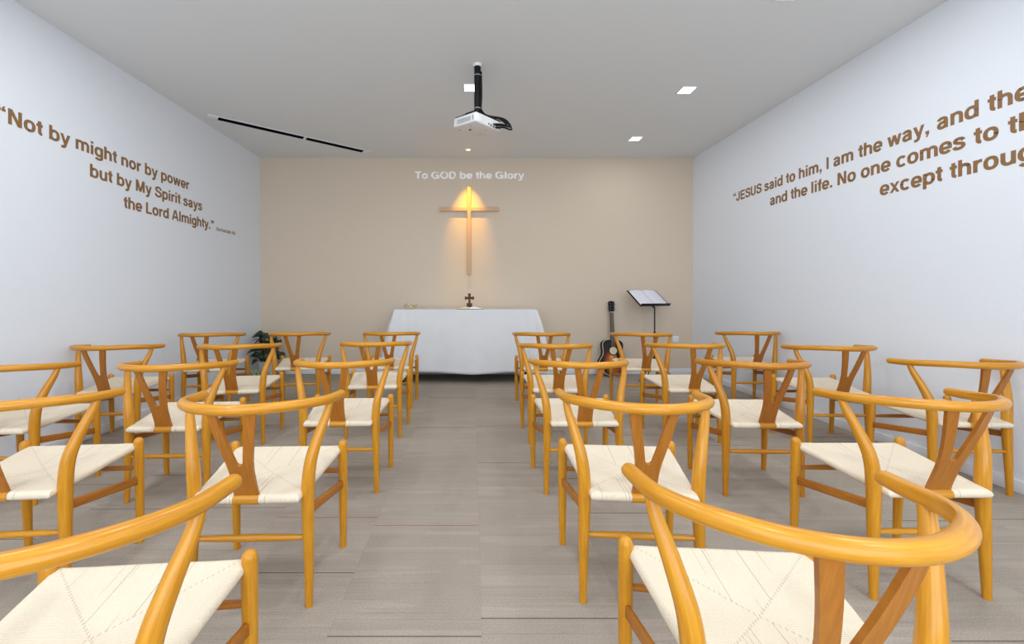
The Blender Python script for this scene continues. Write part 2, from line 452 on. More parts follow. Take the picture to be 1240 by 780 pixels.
    def outer(q): 
        k = [(0, .041), (.05, .0395), (.10, .040), (.14, .0445), (.20, .0560), (.27, .0700), (.325, .0800)]
        for (a, b), (c, d) in zip(k, k[1:]):
            if q <= c: return b + (d - b) * (q - a) / (c - a)
        return k[-1][1]
    def inner(q):
        e = q - sc
        if e <= 0: return 0
        return (math.sqrt(max(0, .012 ** 2 - (.012 - e) ** 2)) if e < .012 else .012 + (e - .012) * .196)
    ss = sorted(set([H * k / N for k in range(N + 1)] + [sc, sc + .0006, sc + .002, sc + .004, sc + .007, sc + .010, sc + .012]))
    def spine(q):
        u = q / H; return Vector((0, -.157 - .112 * (max(0.0, u) ** 1.25) - .010 * math.sin(PI * u), .402 + .325 * u))
    for s in (-1, 1):
        prev = None
        for q in ss:
            p = spine(q); tn = (spine(q + 1e-3) - spine(q - 1e-3)).normalized(); nr = Vector((0, -tn.z, tn.y))
            bend = lambda x: 2.0 * x * x * (q / H) ** 2
            xs = (s * inner(q), s * outer(q)); cur = []
            for x in xs:
                for h in (-.006, .006):
                    v = p + nr * h; v.x = x; v.y += bend(x); cur.append(bm.verts.new(v))
            if prev:
                for a, b in ((0, 2), (3, 1), (2, 3), (1, 0)):
                    if (a, b) == (1, 0) and q <= sc: continue
                    f = bm.faces.new((prev[a], prev[b], cur[b], cur[a]))
                    for l in f.loops: l[uv].uv = (l.vert.co.z, l.vert.co.x)
            else: bm.faces.new((cur[0], cur[1], cur[3], cur[2]))
            prev = cur
        bm.faces.new((prev[0], prev[2], prev[3], prev[1]))
    bmesh.ops.remove_doubles(bm, verts=bm.verts, dist=1e-5)
    obj('back_splat', bm, M['splat'], t, 40)
    return t

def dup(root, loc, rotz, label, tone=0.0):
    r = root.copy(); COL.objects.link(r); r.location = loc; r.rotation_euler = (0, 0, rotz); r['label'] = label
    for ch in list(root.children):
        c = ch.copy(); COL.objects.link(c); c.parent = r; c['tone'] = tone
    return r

GROUP = 'wooden chairs with cord seats in rows facing the altar'
# (x, y, turn, tone, label): rows counted from the altar table, columns from the aisle
PLANTS, GUITAR = 'on the plant side', 'on the guitar side'
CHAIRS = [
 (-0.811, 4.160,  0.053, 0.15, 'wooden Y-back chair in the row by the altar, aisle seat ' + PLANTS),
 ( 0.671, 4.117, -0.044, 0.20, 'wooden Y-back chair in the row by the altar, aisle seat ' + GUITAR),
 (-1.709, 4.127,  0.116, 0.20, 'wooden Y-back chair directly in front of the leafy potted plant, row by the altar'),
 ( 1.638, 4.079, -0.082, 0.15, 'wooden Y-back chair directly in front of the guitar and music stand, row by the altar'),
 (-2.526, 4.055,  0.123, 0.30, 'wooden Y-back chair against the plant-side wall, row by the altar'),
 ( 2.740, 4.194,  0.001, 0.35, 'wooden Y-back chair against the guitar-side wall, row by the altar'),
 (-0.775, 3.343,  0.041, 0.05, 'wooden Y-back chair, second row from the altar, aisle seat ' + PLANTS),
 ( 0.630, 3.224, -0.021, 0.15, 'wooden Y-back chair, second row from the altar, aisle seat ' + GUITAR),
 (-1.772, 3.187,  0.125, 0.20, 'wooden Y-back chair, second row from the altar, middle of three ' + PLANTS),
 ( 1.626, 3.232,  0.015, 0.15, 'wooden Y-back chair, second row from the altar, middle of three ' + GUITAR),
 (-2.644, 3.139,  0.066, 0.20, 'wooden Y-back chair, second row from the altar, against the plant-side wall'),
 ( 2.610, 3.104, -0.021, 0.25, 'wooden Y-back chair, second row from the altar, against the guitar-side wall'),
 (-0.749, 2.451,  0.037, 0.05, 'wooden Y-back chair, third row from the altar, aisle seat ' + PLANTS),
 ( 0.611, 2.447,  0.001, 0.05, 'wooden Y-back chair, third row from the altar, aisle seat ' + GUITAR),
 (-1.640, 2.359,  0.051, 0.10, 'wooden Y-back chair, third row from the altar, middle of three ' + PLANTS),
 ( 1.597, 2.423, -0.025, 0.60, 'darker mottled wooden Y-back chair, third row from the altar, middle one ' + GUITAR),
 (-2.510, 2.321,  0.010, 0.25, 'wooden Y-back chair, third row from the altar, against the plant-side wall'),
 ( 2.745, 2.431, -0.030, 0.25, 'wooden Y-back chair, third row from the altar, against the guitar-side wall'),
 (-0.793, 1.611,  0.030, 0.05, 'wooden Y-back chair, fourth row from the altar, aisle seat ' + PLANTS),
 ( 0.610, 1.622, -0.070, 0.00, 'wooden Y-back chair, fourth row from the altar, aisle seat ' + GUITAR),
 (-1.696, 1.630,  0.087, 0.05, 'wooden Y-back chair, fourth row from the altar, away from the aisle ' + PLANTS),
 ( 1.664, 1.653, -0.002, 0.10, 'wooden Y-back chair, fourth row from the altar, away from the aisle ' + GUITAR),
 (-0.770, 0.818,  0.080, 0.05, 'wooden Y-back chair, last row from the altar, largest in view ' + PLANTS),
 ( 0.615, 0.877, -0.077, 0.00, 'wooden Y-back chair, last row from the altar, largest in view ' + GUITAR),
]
proto = build_chair(); proto['group'] = GROUP
for i, (x, y, a, tone, label) in enumerate(CHAIRS):
    if i == 0:
        first = (x, y, a, tone, label); continue
    dup(proto, (x, y, 0), a, label, tone)
proto.location = (first[0], first[1], 0); proto.rotation_euler = (0, 0, first[2]); proto['label'] = first[4]
for ch in proto.children: ch['tone'] = first[3]

# ------------------------------------------------------------------ altar table and cloth
AX, AW, AY0, AY1, AZ = -0.093, 1.75, 5.14, 5.72, 0.915
t = thing('altar_table', 'long narrow table hidden under the white altar cloth below the wall cross', 'table', (AX, (AY0 + AY1) / 2, 0))
hd = (AY1 - AY0) / 2 - .02
obj('tabletop', box(nb(), (0, 0, AZ - .022), (AW - .03, hd * 2, .035), .004), M['table_wood'], t)
for sx in (-1, 1):
    for sy in (-1, 1):
        obj('leg', tube(nb(), [(sx * (AW / 2 - .08), sy * (hd - .05), 0), (sx * (AW / 2 - .08), sy * (hd - .05), AZ - .04)], .022, 12, 1), M['dark_metal'], t)
    obj('leg_brace', box(nb(), (sx * (AW / 2 - .08), 0, .25), (.025, hd * 2 - .12, .03), .003), M['dark_metal'], t)

bm = nb()
cy = (AY0 + AY1) / 2; hx, hy = AW / 2, (AY1 - AY0) / 2
NS, NH = 240, 26
per = []
rc = .012
segs = [(-hx, -hy, hx, -hy), (hx, -hy, hx, hy), (hx, hy, -hx, hy), (-hx, hy, -hx, -hy)]
tot = 4 * (hx + hy)
for k in range(NS):
    s = (k + .5) / NS * tot
    for (xa, ya, xb, yb) in segs:
        L = abs(xb - xa) + abs(yb - ya)
        if s < L: per.append((xa + (xb - xa) * s / L, ya + (yb - ya) * s / L)); break
        s -= L
rings = []
for j in range(NH + 1):
    d = j / NH; ring = []
    for k, (x, y) in enumerate(per):
        ex, ey = hx - abs(x), hy - abs(y)
        c = max(ex, ey) if False else (ex + ey)              # distance along the rim to the corner
        corner = math.exp(-(c / .085) ** 2)
        nx = (1 if x > 0 else -1) if ex < 1e-6 else 0; ny = (1 if y > 0 else -1) if ey < 1e-6 else 0
        front = ny < 0
        drop = (.775 if front else .77) + .03 * corner + (.018 * math.exp(-((x - .06) / .35) ** 2) if front else 0)
        if front: drop += .006 * math.sin(x * 5 + 1)
        z = AZ - drop * d + .002
        flare = .19 * corner * d ** .75
        fold = d * (.010 * math.sin(x * 9 + .7) * (1 - corner) + .004 * math.sin(x * 23) * d if front else .010 * math.sin(y * 17))
        pleat = .034 * d ** .6 * math.cos(c * 62) * math.exp(-(c / .14) ** 2)
        o = .003 + .010 * d + fold + pleat
        sgx = 1 if x > 0 else -1; sgy = 1 if y > 0 else -1
        px = x + nx * o + sgx * flare * .75; py = y + ny * o + sgy * flare * (.35 if sgy < 0 else 0.0)
        if sgy > 0: py = min(py, hy + .03)
        ring.append(bm.verts.new((px, py, z)))
    rings.append(ring)
for j in range(NH):
    for k in range(NS):
        k2 = (k + 1) % NS
        bm.faces.new((rings[j][k], rings[j][k2], rings[j + 1][k2], rings[j + 1][k]))
f = bm.faces.new(rings[0]); bmesh.ops.triangulate(bm, faces=[f])
o = obj('tablecloth', bm, M['cloth'], None, 80, (AX, cy, 0))
sm = o.modifiers.new('thickness', 'SOLIDIFY'); sm.thickness = .002; sm.offset = -1
tag(o, 'long white cloth draped over the altar table nearly down to the floor', 'tablecloth')

TZ = AZ + .0045
# standing cross on a stepped block
cxx = -0.049
t = thing('standing_cross', 'small dark brown standing cross with flared ends on the altar cloth', 'cross', (cxx, 5.42, TZ))
am_ = lambda a, b, d: (a, d, b)
bm = nb()
prism(bm, [(-.018, .02), (.018, .02), (.0125, .11), (-.0125, .11)], am_, -.009, .009)
prism(bm, [(-.0125, .11), (.0125, .11), (.0125, .15), (.019, .197), (-.019, .197), (-.0125, .15)], am_, -.009, .009)
for q in (-1, 1): prism(bm, [(q * .01, .122), (q * .060, .113), (q * .060, .158), (q * .01, .149)], am_, -.0085, .0085)
obj('cross_body', bm, M['dark_wood'], t, 30)
obj('base_block', box(nb(), (0, 0, .042), (.072, .05, .054), .004), M['dark_wood'], t)
obj('base_plinth', box(nb(), (0, 0, .008), (.085, .07, .016), .003), M['dark_wood'], t)
# open book in front of it
t = thing('open_book', 'open book with one cream and one white page lying before the small cross', 'book', (-0.044, 5.27, TZ))
def pages(sx, x1, mat_, name):
    bm = nb(); n = 10; A = []
    for k in range(n + 1):
        u = k / n; x = sx * u * x1; z = .008 + .022 * math.sin(PI * min(1, u * 1.05 + .12)) * (1 - .35 * u)
        A.append([bm.verts.new((x, y, zz)) for y, zz in ((-.10, z), (.10, z), (.10, .004), (-.10, .004))])
    for k in range(n):
        for i in range(4): bm.faces.new((A[k][i], A[k][(i + 1) % 4], A[k + 1][(i + 1) % 4], A[k + 1][i]))
    bm.faces.new(A[0]); bm.faces.new(A[-1])
    obj(name, bm, mat_, t)
pages(-1, .155, M['page_cream'], 'page_block'); pages(1, .165, M['page'], 'page_block')
obj('book_cover', box(nb(), (.005, 0, .002), (.335, .212, .004), .001), M['dark_wood'], t)
# wreath of pale twigs
bm = nb(); rnd = random.Random(3)
for q in range(7):
    ph = q * .9; pts = []
    for k in range(15):
        a = 2 * PI * k / 14 + ph
        R = .058 + .012 * math.sin(3 * a + q * 1.7)
        pts.append((R * math.cos(a) * 1.12, R * math.sin(a) * .8, .040 + .026 * math.sin(2 * a + q * 2.1) + .006 * math.sin(5 * a + q)))
    tube(bm, pts, .0048, 7, 2)
for q in range(26):
    a = rnd.uniform(0, 2 * PI); z = rnd.uniform(.018, .062); R = .058
    p = Vector((R * math.cos(a) * 1.1, R * math.sin(a) * .8, z)); d = Vector((math.cos(a), math.sin(a), rnd.uniform(-.2, .9))).normalized()
    tube(bm, [p, p + d * .022], [.003, .0006], 5, 1)
zmin = min(v.co.z for v in bm.verts)
for v in bm.verts: v.co.z -= zmin
o = obj('twig_wreath', bm, M['twig'], None, 60, (-0.800, 5.32, TZ)); tag(o, 'small tangled wreath of pale thorny twigs at the end of the altar cloth', 'wreath')

# ------------------------------------------------------------------ wall cross and its spotlight
xc, yf = -0.0565, 0.040
t = thing('wall_cross', 'pale wooden cross fixed on the beige wall, lit yellow from above', 'cross', (xc, BACK, 0))
def z_at(py, y=BACK - .04): return CZ + (HY - py) / FPX * y
zt, zb = z_at(226.2), z_at(332.6); zh1, zh0 = z_at(250.8), z_at(255.6)
def uvbox(c, s, ax):
    bm = box(nb(), c, s, .003); uv = bm.loops.layers.uv.active
    for f in bm.faces:
        for l in f.loops: l[uv].uv = (l.vert.co[ax], l.vert.co[2 - ax] + l.vert.co[1])
    return bm
obj('upright_beam', uvbox((0, -yf / 2, (zt + zb) / 2), (.052, yf, zt - zb), 2), M['cross_wood'], t)
hw = (604.2 - 532.3) / FPX * 5.734
obj('cross_beam', uvbox((0, -yf / 2 + .001, (zh0 + zh1) / 2), (hw, yf - .001, zh1 - zh0), 0), M['cross_wood'], t)

def downlight(x, y, label, s=.118):
    dim = .30 if y > 4.5 else .55 if y > 3 else 1.0        # the lamps by the altar are dimmed
    t = thing('ceiling_downlight', label, 'downlight', (x, y, CEIL), 0, 'square recessed downlights')
    bm = nb(); h = s / 2
    for sx, sy, lx, ly in ((0, 1, s + .02, .01), (0, -1, s + .02, .01), (1, 0, .01, s), (-1, 0, .01, s)):
        box(bm, (sx * (h + .005), sy * (h + .005), -.003), (lx, ly, .006), .001)
    obj('trim_ring', bm, M['trim_white'], t)
    obj('lens', box(nb(), (0, 0, -.0025), (s, s, .003)), M['lens_white'], t)
    area('lamp_light', (0, 0, -.008), (0, 0, 0), s, s, LAMP_POWER * dim, (0.94, 0.97, 1.0), t)
LIGHTS = [(1.965, 5.05, 'square lit downlight closest to the altar wall, above the music stand'),
 (1.968, 3.846, 'square lit downlight second from the altar wall on the guitar side'),
 (1.985, 2.60, 'square lit downlight cut by the top edge of the view on the guitar side'),
 (-0.02, 3.80, 'square lit downlight just behind the projector pole'),
 (-1.84, 2.585, 'square lit downlight at the top edge of the view above the plant-side verse'),
 (-0.02, 2.40, 'square downlight over the aisle in front of the projector'),
 (1.985, 1.35, 'square downlight over the fourth row on the guitar side'), (-0.02, 1.20, 'square downlight over the aisle near the fourth row'), (-1.84, 1.35, 'square downlight over the fourth row on the plant side'),
 (1.985, 0.1, 'square downlight over the last row on the guitar side'), (-0.02, 0.0, 'square downlight over the aisle near the last row'), (-1.84, 0.1, 'square downlight over the last row on the plant side'),
 (1.985, -1.2, 'square downlight by the assumed glazed front on the guitar side'), (-1.84, -1.2, 'square downlight by the assumed glazed front on the plant side')]
for a in LIGHTS: downlight(*a)

sx_, sy_ = -0.064, 5.43
t = thing('ceiling_spotlight', 'small round recessed spotlight glowing yellow above the wall cross', 'spotlight', (sx_, sy_, CEIL))
bm = nb(); n = 28; ri, ro = .030, .045
rg = [[bm.verts.new((r * math.cos(2 * PI * k / n), r * math.sin(2 * PI * k / n), z)) for k in range(n)] for r, z in ((ro, 0), (ro, -.004), (ri, -.006), (ri, -.0005))]
for i in range(4):
    for k in range(n): bm.faces.new((rg[i][k], rg[i][(k + 1) % n], rg[(i + 1) % 4][(k + 1) % n], rg[(i + 1) % 4][k]))
obj('trim_ring', bm, M['trim_white'], t)
obj('lens', lathe(nb(), [(.0295, -.0012), (.0295, -.003)], 24), M['lens_warm'], t)
l = bpy.data.lights.new('spot_light', 'SPOT'); l.energy = SPOT_POWER; l.color = (1.0, 0.50, 0.0); l.spot_size = math.radians(41); l.spot_blend = 1.0; l.shadow_soft_size = .012
lo = bpy.data.objects.new('spot_light', l); COL.objects.link(lo); lo.parent = t; lo.location = (0, 0, -.02)
lo.rotation_euler = Vector((0, math.sin(math.radians(21.5)), -math.cos(math.radians(21.5)))).to_track_quat('-Z', 'Y').to_euler()

# ------------------------------------------------------------------ slot diffuser in the ceiling (runs diagonally)
A, B = Vector((-2.81, 4.40, CEIL)), Vector((-1.375, 5.555, CEIL)); d = B - A; L = d.length
t = thing('slot_diffuser', 'long black slot air diffuser with white ends in the ceiling by the plant-side wall', 'air vent', (A + B) / 2, math.atan2(d.y, d.x))
bm = nb()
for s in (-1, 1): box(bm, (0, s * .052, -.003), (L, .008, .006), .001)
for s in (-1, 1): box(bm, (s * (L / 2 - .05), 0, -.004), (.1, .098, .007), .001)
obj('frame', bm, M['trim_white'], t)
obj('slot', box(nb(), (0, 0, -.0022), (L - .2, .097, .0036)), M['void'], t)
obj('joint_clip', box(nb(), (.08, 0, -.006), (.03, .07, .006), .001), M['plastic_white'], t)

# ------------------------------------------------------------------ projector on its ceiling pole
PX, PY = 0.035, 3.42
t = thing('projector', 'white projector hanging from the ceiling on a black pole over the aisle', 'projector', (PX, PY, 0))
obj('ceiling_flange', lathe(nb(), [(.038, CEIL), (.038, CEIL - .008), (.032, CEIL - .014), (.029, CEIL - .02)], 24), M['plastic_white'], t)
pl = obj('pole', tube(nb(), [(0, 0, 2.60), (0, 0, CEIL - .01)], .027, 18, 1), M['black'], t)
obj('cable', tube(nb(), [(.026, .0, 2.62), (.031, -.005, 2.72), (.030, -.004, 2.82), (.028, 0, 2.93)], .009, 10, 4), M['black'], t)
for z in (2.895, 2.625): obj('strap', lathe(nb(), [(.0275, z), (.0285, z + .001), (.0285, z + .006), (.0275, z + .007)], 24), M['grey_plastic'], t)
# body frame: u = along the port side, v = towards the lens, n = up
u = Vector((.219, .2, -.010)).normalized(); v = Vector((-.180, .185, .026)); v = (v - u * v.dot(u)).normalized(); nn = u.cross(v)
c0 = Vector((.0165, 3.34, 2.496)) - Vector((PX, PY, 0))
RB = Matrix((u, v, nn)).transposed(); LU, LV, LH = .297, .280, .078
def loc(a, b, c): return c0 + u * a + v * b + nn * c
body = obj('body', box(nb(), loc(LU / 2, LV / 2, LH / 2), (LU, LV, LH), .012, RB, 3), M['plastic_white'], t)
obj('top_cover', box(nb(), loc(LU / 2, LV / 2, LH + .004), (LU - .02, LV - .005, .012), .004, RB), M['black'], t)
obj('mount_plate', box(nb(), loc(LU / 2 - .03, LV / 2 - .01, LH + .022), (.15, .13, .03), .004, RB), M['black'], t)
for a, b in ((.05, .06), (.22, .05), (.05, .22), (.22, .21)):
    obj('mount_arm', tube(nb(), [loc(LU / 2 - .03, LV / 2 - .01, LH + .03), loc(a, b, LH + .026), loc(a, b, LH)], .009, 8, 2), M['black'], t)
bm = nb()
for k in range(6): box(bm, loc(-.0008, .07 + .0, .020 + k * .006), (.002, .001, .001), 0, RB) if False else box(bm, loc(-.0004, .145, .018 + k * .0065), (.002, .17, .003), 0, RB)
obj('vent_grille', bm, M['grey_plastic'], t)
obj('side_latch', box(nb(), loc(-.0006, .034, .036), (.003, .014, .036), .001, RB), M['grey_plastic'], t)
for a, b, wd, ht, mk in ((.150, .022, .012, .012, 'black'), (.175, .018, .014, .014, 'black'), (.205, .034, .024, .016, 'grey_plastic'), (.205, .014, .020, .010, 'black'), (.235, .034, .022, .016, 'grey_plastic'), (.235, .014, .022, .010, 'black'), (.275, .020, .012, .012, 'black')):
    obj('port', box(nb(), loc(a, -.0006, b), (wd, .004, ht), .001, RB), M[mk], t)
obj('speaker_panel', box(nb(), loc(.06, -.0004, .036), (.06, .002, .05), .001, RB), M['plastic_white'], t)
obj('lens_barrel', tube(nb(), [loc(.09, LV - .005, .036), loc(.09, LV + .02, .036)], .028, 20, 1), M['black'], t)
obj('lens_glass', tube(nb(), [loc(.09, LV + .0195, .036), loc(.09, LV + .022, .036)], .022, 20, 1), M['grey_plastic'], t)
for k, (a, b, r) in enumerate(((.205, .034, .008), (.235, .034, .009), (.235, .014, .007))):
    e = .03 + .016 * k
    obj('cable', tube(nb(), [loc(a, -.002, b), loc(a + .02, -.045 - .01 * k, b - .002), loc(a + .075 + e, -.050 + .0 * k, b + .018), loc(a + .05 + e, .02, LH + .03 + .008 * k), loc(.19, .09, LH + .045), Vector((0.022, 0, 2.63))], r, 9, 5), M['black'], t)
obj('foot_screw', tube(nb(), [loc(.115, .19, -.004), loc(.115, .19, .002)], .011, 14, 1), M['black'], t)
for a, b in ((.06, .12), (.20, .08), (.24, .2)): obj('foot_screw', tube(nb(), [loc(a, b, -.0015), loc(a, b, .002)], .006, 10, 1), M['grey_plastic'], t)

# ------------------------------------------------------------------ lettering on the walls
# bold sans letter shapes drawn with a broad pen: cap height 1, x-height .73
HV, HH = .113, .093
def E_(cx, cy, rx, ry, a0, a1, p=2.35):
    n = max(6, int(abs(a1 - a0) / 9)); out = []
    for k in range(n + 1):
        a = math.radians(a0 + (a1 - a0) * k / n); c, s = math.cos(a), math.sin(a)
        out.append((cx + rx * math.copysign(abs(c) ** (2 / p), c), cy + ry * math.copysign(abs(s) ** (2 / p), s)))
    return out
def V_(x, y0, y1): return ('S', [(x, y0), (x, y1)])
def H_(x0, x1, y): return ('S', [(x0, y), (x1, y)])
def D_(x0, y0, x1, y1, h=.108): return ('P', [(x0 - h, y0), (x0 + h, y0), (x1 + h, y1), (x1 - h, y1)])
def C_(pts): 
    P, _ = smooth_path([(x, y, 0) for x, y in pts], [0] * len(pts), 5); return ('S', [(q.x, q.y) for q in P])
def A_(*a): return ('S', E_(*a))
DOT = lambda x, y: V_(x, y, y + .2)
QO = lambda x: [V_(x, .66, .84), ('P', [(x - .1, .84), (x + .02, .84), (x + .10, 1.0), (x + .01, 1.0)])]
QC = lambda x: [V_(x, .82, 1.0), ('P', [(x - .02, .82), (x + .1, .82), (x - .01, .66), (x - .10, .66)])]
GLYPH = {
 ' ': (.38, []), 'o': (.84, [A_(.42, .365, .27, .30, 0, 360)]),
 'b': (.86, [V_(.17, 0, 1), A_(.45, .365, .27, .30, 0, 360)]), 'd': (.86, [V_(.69, 0, 1), A_(.41, .365, .27, .30, 0, 360)]),
 'p': (.86, [V_(.17, -.28, .73), A_(.45, .365, .27, .30, 0, 360)]),
 'g': (.86, [V_(.69, -.04, .73), A_(.41, .37, .27, .29, 0, 360), A_(.415, -.04, .275, .165, 0, -158)]),
 'h': (.84, [V_(.17, 0, 1), A_(.42, .40, .25, .265, 180, 0), V_(.67, .405, 0)]), 'n': (.84, [V_(.17, 0, .73), A_(.42, .40, .25, .265, 180, 0), V_(.67, .405, 0)]),
 'm': (1.25, [V_(.17, 0, .73), A_(.398, .42, .228, .245, 180, 0), V_(.626, .425, 0), A_(.854, .42, .228, .245, 180, 0), V_(1.082, .425, 0)]),
 'u': (.84, [V_(.67, 0, .73), A_(.42, .33, .25, .265, 180, 360), V_(.17, .73, .325)]), 'r': (.56, [V_(.17, 0, .73), A_(.47, .36, .30, .285, 180, 82)]),
 'i': (.386, [V_(.193, 0, .73), V_(.193, .84, 1)]), 'l': (.386, [V_(.193, 0, 1)]),
 't': (.47, [V_(.245, .93, .22), A_(.43, .225, .185, .145, 180, 268), H_(.03, .45, .655)]),
 'f': (.47, [V_(.245, 0, .79), A_(.43, .78, .185, .14, 180, 92), H_(.03, .45, .655)]),
 'e': (.80, [A_(.41, .365, .27, .30, 0, 322), H_(.15, .77, .345)]), 'c': (.78, [A_(.41, .365, .27, .30, 42, 318)]),
 'a': (.82, [V_(.61, 0, .50), A_(.38, .49, .23, .175, 0, 168), C_([(.62, .44), (.45, .40), (.24, .345), (.165, .22), (.22, .095), (.36, .065), (.52, .12), (.61, .25)])]),
 's': (.78, [C_([(.63, .525), (.56, .625), (.385, .665), (.22, .63), (.165, .535), (.23, .445), (.40, .385), (.57, .32), (.635, .21), (.56, .105), (.385, .065), (.19, .10), (.12, .21)])]),
 'y': (.78, [D_(.12, .73, .40, .02), D_(.67, .73, .355, -.14), C_([(.42, .02), (.36, -.12), (.27, -.195), (.09, -.195)])]),
 'w': (1.10, [D_(.12, .73, .32, 0), D_(.55, .73, .32, 0), D_(.55, .73, .78, 0), D_(.98, .73, .78, 0)]),
 'x': (.78, [D_(.13, .73, .65, 0), D_(.65, .73, .13, 0)]),
 'T': (.86, [H_(.03, .83, .915), V_(.43, 0, .95)]), 'O': (1.08, [A_(.54, .5, .41, .425, 0, 360, 2.15)]),
 'G': (1.12, [A_(.54, .5, .41, .425, 38, 335, 2.15), H_(.58, .99, .44), V_(.92, 0, .5)]),
 'D': (1.0, [V_(.19, 0, 1), H_(.19, .49, .918), H_(.19, .49, .082), A_(.48, .5, .35, .418, 90, -90, 2.2)]),
 'N': (1.0, [V_(.19, 0, 1), V_(.81, 0, 1), D_(.21, 1, .79, 0, .12)]),
 'M': (1.18, [V_(.19, 0, 1), V_(.99, 0, 1), D_(.22, 1, .59, 0, .115), D_(.96, 1, .59, 0, .115)]),
 'S': (.93, [C_([(.80, .69), (.73, .84), (.48, .92), (.25, .85), (.18, .72), (.25, .61), (.47, .535), (.72, .45), (.81, .29), (.73, .145), (.47, .078), (.21, .15), (.12, .33)])]),
 'L': (.83, [V_(.19, 0, 1), H_(.19, .79, .082)]), 'A': (1.0, [D_(.46, 1, .12, 0), D_(.54, 1, .88, 0), H_(.22, .78, .30)]),
 'Z': (.86, [H_(.06, .80, .918), H_(.05, .82, .082), D_(.67, .95, .18, .05, .13)]), 'J': (.77, [V_(.57, 1, .31), A_(.33, .31, .24, .235, 0, -185)]),
 'E': (.93, [V_(.19, 0, 1), H_(.19, .85, .918), H_(.19, .80, .515), H_(.19, .86, .082)]), 'F': (.85, [V_(.19, 0, 1), H_(.19, .80, .918), H_(.19, .73, .49)]),
 'U': (1.0, [V_(.19, 1, .37), V_(.81, 1, .37), A_(.5, .38, .31, .30, 180, 360)]), 'I': (.386, [V_(.193, 0, 1)]),
 '.': (.386, [DOT(.193, 0)]), ':': (.386, [DOT(.193, 0), DOT(.193, .53)]), ',': (.386, [DOT(.193, 0), ('P', [(.19, .0), (.293, .0), (.20, -.19), (.10, -.19)])]),
 '\u201c': (.66, QO(.19) + QO(.47)), '\u201d': (.66, QC(.19) + QC(.47)),
 '4': (.78, [V_(.52, 0, 1), H_(.06, .74, .30), D_(.45, 1, .15, .28, .10)]), '6': (.78, [A_(.39, .32, .25, .25, 0, 360), C_([(.14, .33), (.17, .62), (.27, .85), (.42, .925), (.60, .85)])]),
}
def glyphs(text):
    """[polygon strips] and the advance positions of the text"""
    x = 0.0; polys = []
    for ch in text:
        adv, st = GLYPH[ch]
        for kind, P in st:
            if kind == 'P': polys.append([[(x + a, b) for a, b in P]]); continue
            closed = math.hypot(P[0][0] - P[-1][0], P[0][1] - P[-1][1]) < 1e-6 and len(P) > 3
            if closed: P = P[:-1]
            n = len(P); Lf, Rt = [], []
            for i in range(n):
                a = P[(i - 1) % n] if closed or i else P[0]; b = P[(i + 1) % n] if closed or i < n - 1 else P[-1]
                dx, dy = b[0] - a[0], b[1] - a[1]; L = math.hypot(dx, dy); nx, ny = -dy / L, dx / L
                Lf.append((x + P[i][0] + nx * HV, P[i][1] + ny * HH)); Rt.append((x + P[i][0] - nx * HV, P[i][1] - ny * HH))
            q = []
            for i in range(n if closed else n - 1):
                j = (i + 1) % n; q.append([Lf[i], Lf[j], Rt[j], Rt[i]])
            polys.append(q)
        x += adv
    xs = [p[0] for s in polys for f in s for p in f]
    return polys, min(xs), max(xs)
def line(name, text, ref, a, b, base, cap, wall, mat, parent):
    """text set so that its stretch ref (a substring) runs from a to b along the wall"""
    i = text.index(ref)
    x1 = glyphs(text[:i + len(ref)])[2]; r0, r1 = glyphs(ref)[1:]; x0 = x1 - (r1 - r0)
    k = abs(b - a) / (x1 - x0); sg = 1 if b > a else -1
    out = None; pos = 0
    for word in text.split(' '):
        w0 = sum(GLYPH[ch][0] for ch in text[:pos]); pos += len(word) + 1
        bm = nb()
        for q, strip in enumerate(glyphs(word)[0]):
            h = .0014 + .00005 * q
            def pt(p, d):
                s = a + (w0 + p[0] - x0) * k * sg; z = base + p[1] * cap
                return {'L': (LEFT + d, s, z), 'R': (RIGHT - d, s, z), 'B': (s, BACK - d, z)}[wall]
            for f in strip:
                T = [bm.verts.new(pt(p, h)) for p in f]; B = [bm.verts.new(pt(p, .0001)) for p in f]
                bm.faces.new(T); bm.faces.new(B[::-1])
                for m in range(4): bm.faces.new((T[m], B[m], B[(m + 1) % 4], T[(m + 1) % 4]))
        bmesh.ops.remove_doubles(bm, verts=bm.verts, dist=1e-6)
        out = obj(name, bm, mat, parent, 30)
    return out
t = thing('wall_lettering', 'brown verse lettering in three lines on the white wall by the plants', 'wall lettering')
q1, q2 = '\u201c', '\u201d'
line('word', q1 + 'Not by might nor by power', 'Not by might nor by power', 2.639, 4.322, 2.187, .100, 'L', M['lettering_brown'], t)
line('word', 'but by My Spirit says', 'but by My Spirit says', 3.203, 4.528, 2.012, .100, 'L', M['lettering_brown'], t)
line('word', 'the Lord Almighty.' + q2, 'the Lord Almighty.', 3.512, 4.667, 1.836, .100, 'L', M['lettering_brown'], t)
HV, HH = .095, .080
line('citation_word', 'Zechariah 4:6', 'Zechariah 4:6', 4.776, 5.160, 1.838, .040, 'L', M['lettering_brown'], t)
HV, HH = .113, .093
t = thing('wall_lettering', 'brown verse lettering in three lines on the white wall on the guitar side', 'wall lettering')
line('word', q1 + 'JESUS said to him, I am the way, and the truth,', 'JESUS said to him, I am the way, and th', 4.822, 2.350, 2.180, .102, 'R', M['lettering_brown'], t)
line('word', 'and the life. No one comes to the Father', 'and the life. No one comes to t', 4.270, 2.330, 2.013, .102, 'R', M['lettering_brown'], t)
line('word', 'except through Me.' + q2, 'except throu', 3.118, 2.336, 1.842, .102, 'R', M['lettering_brown'], t)
zb = CZ + (HY - 216.4) / FPX * BACK
t = thing('wall_lettering', 'pale grey line of lettering high on the beige wall above the cross', 'wall lettering')
HV, HH = .120, .102
line('word', 'To GOD be the Glory', 'To GOD be the Glory', (502.5 - CX) / FPX * BACK, (634.8 - CX) / FPX * BACK, zb, .098, 'B', M['lettering_pale'], t)

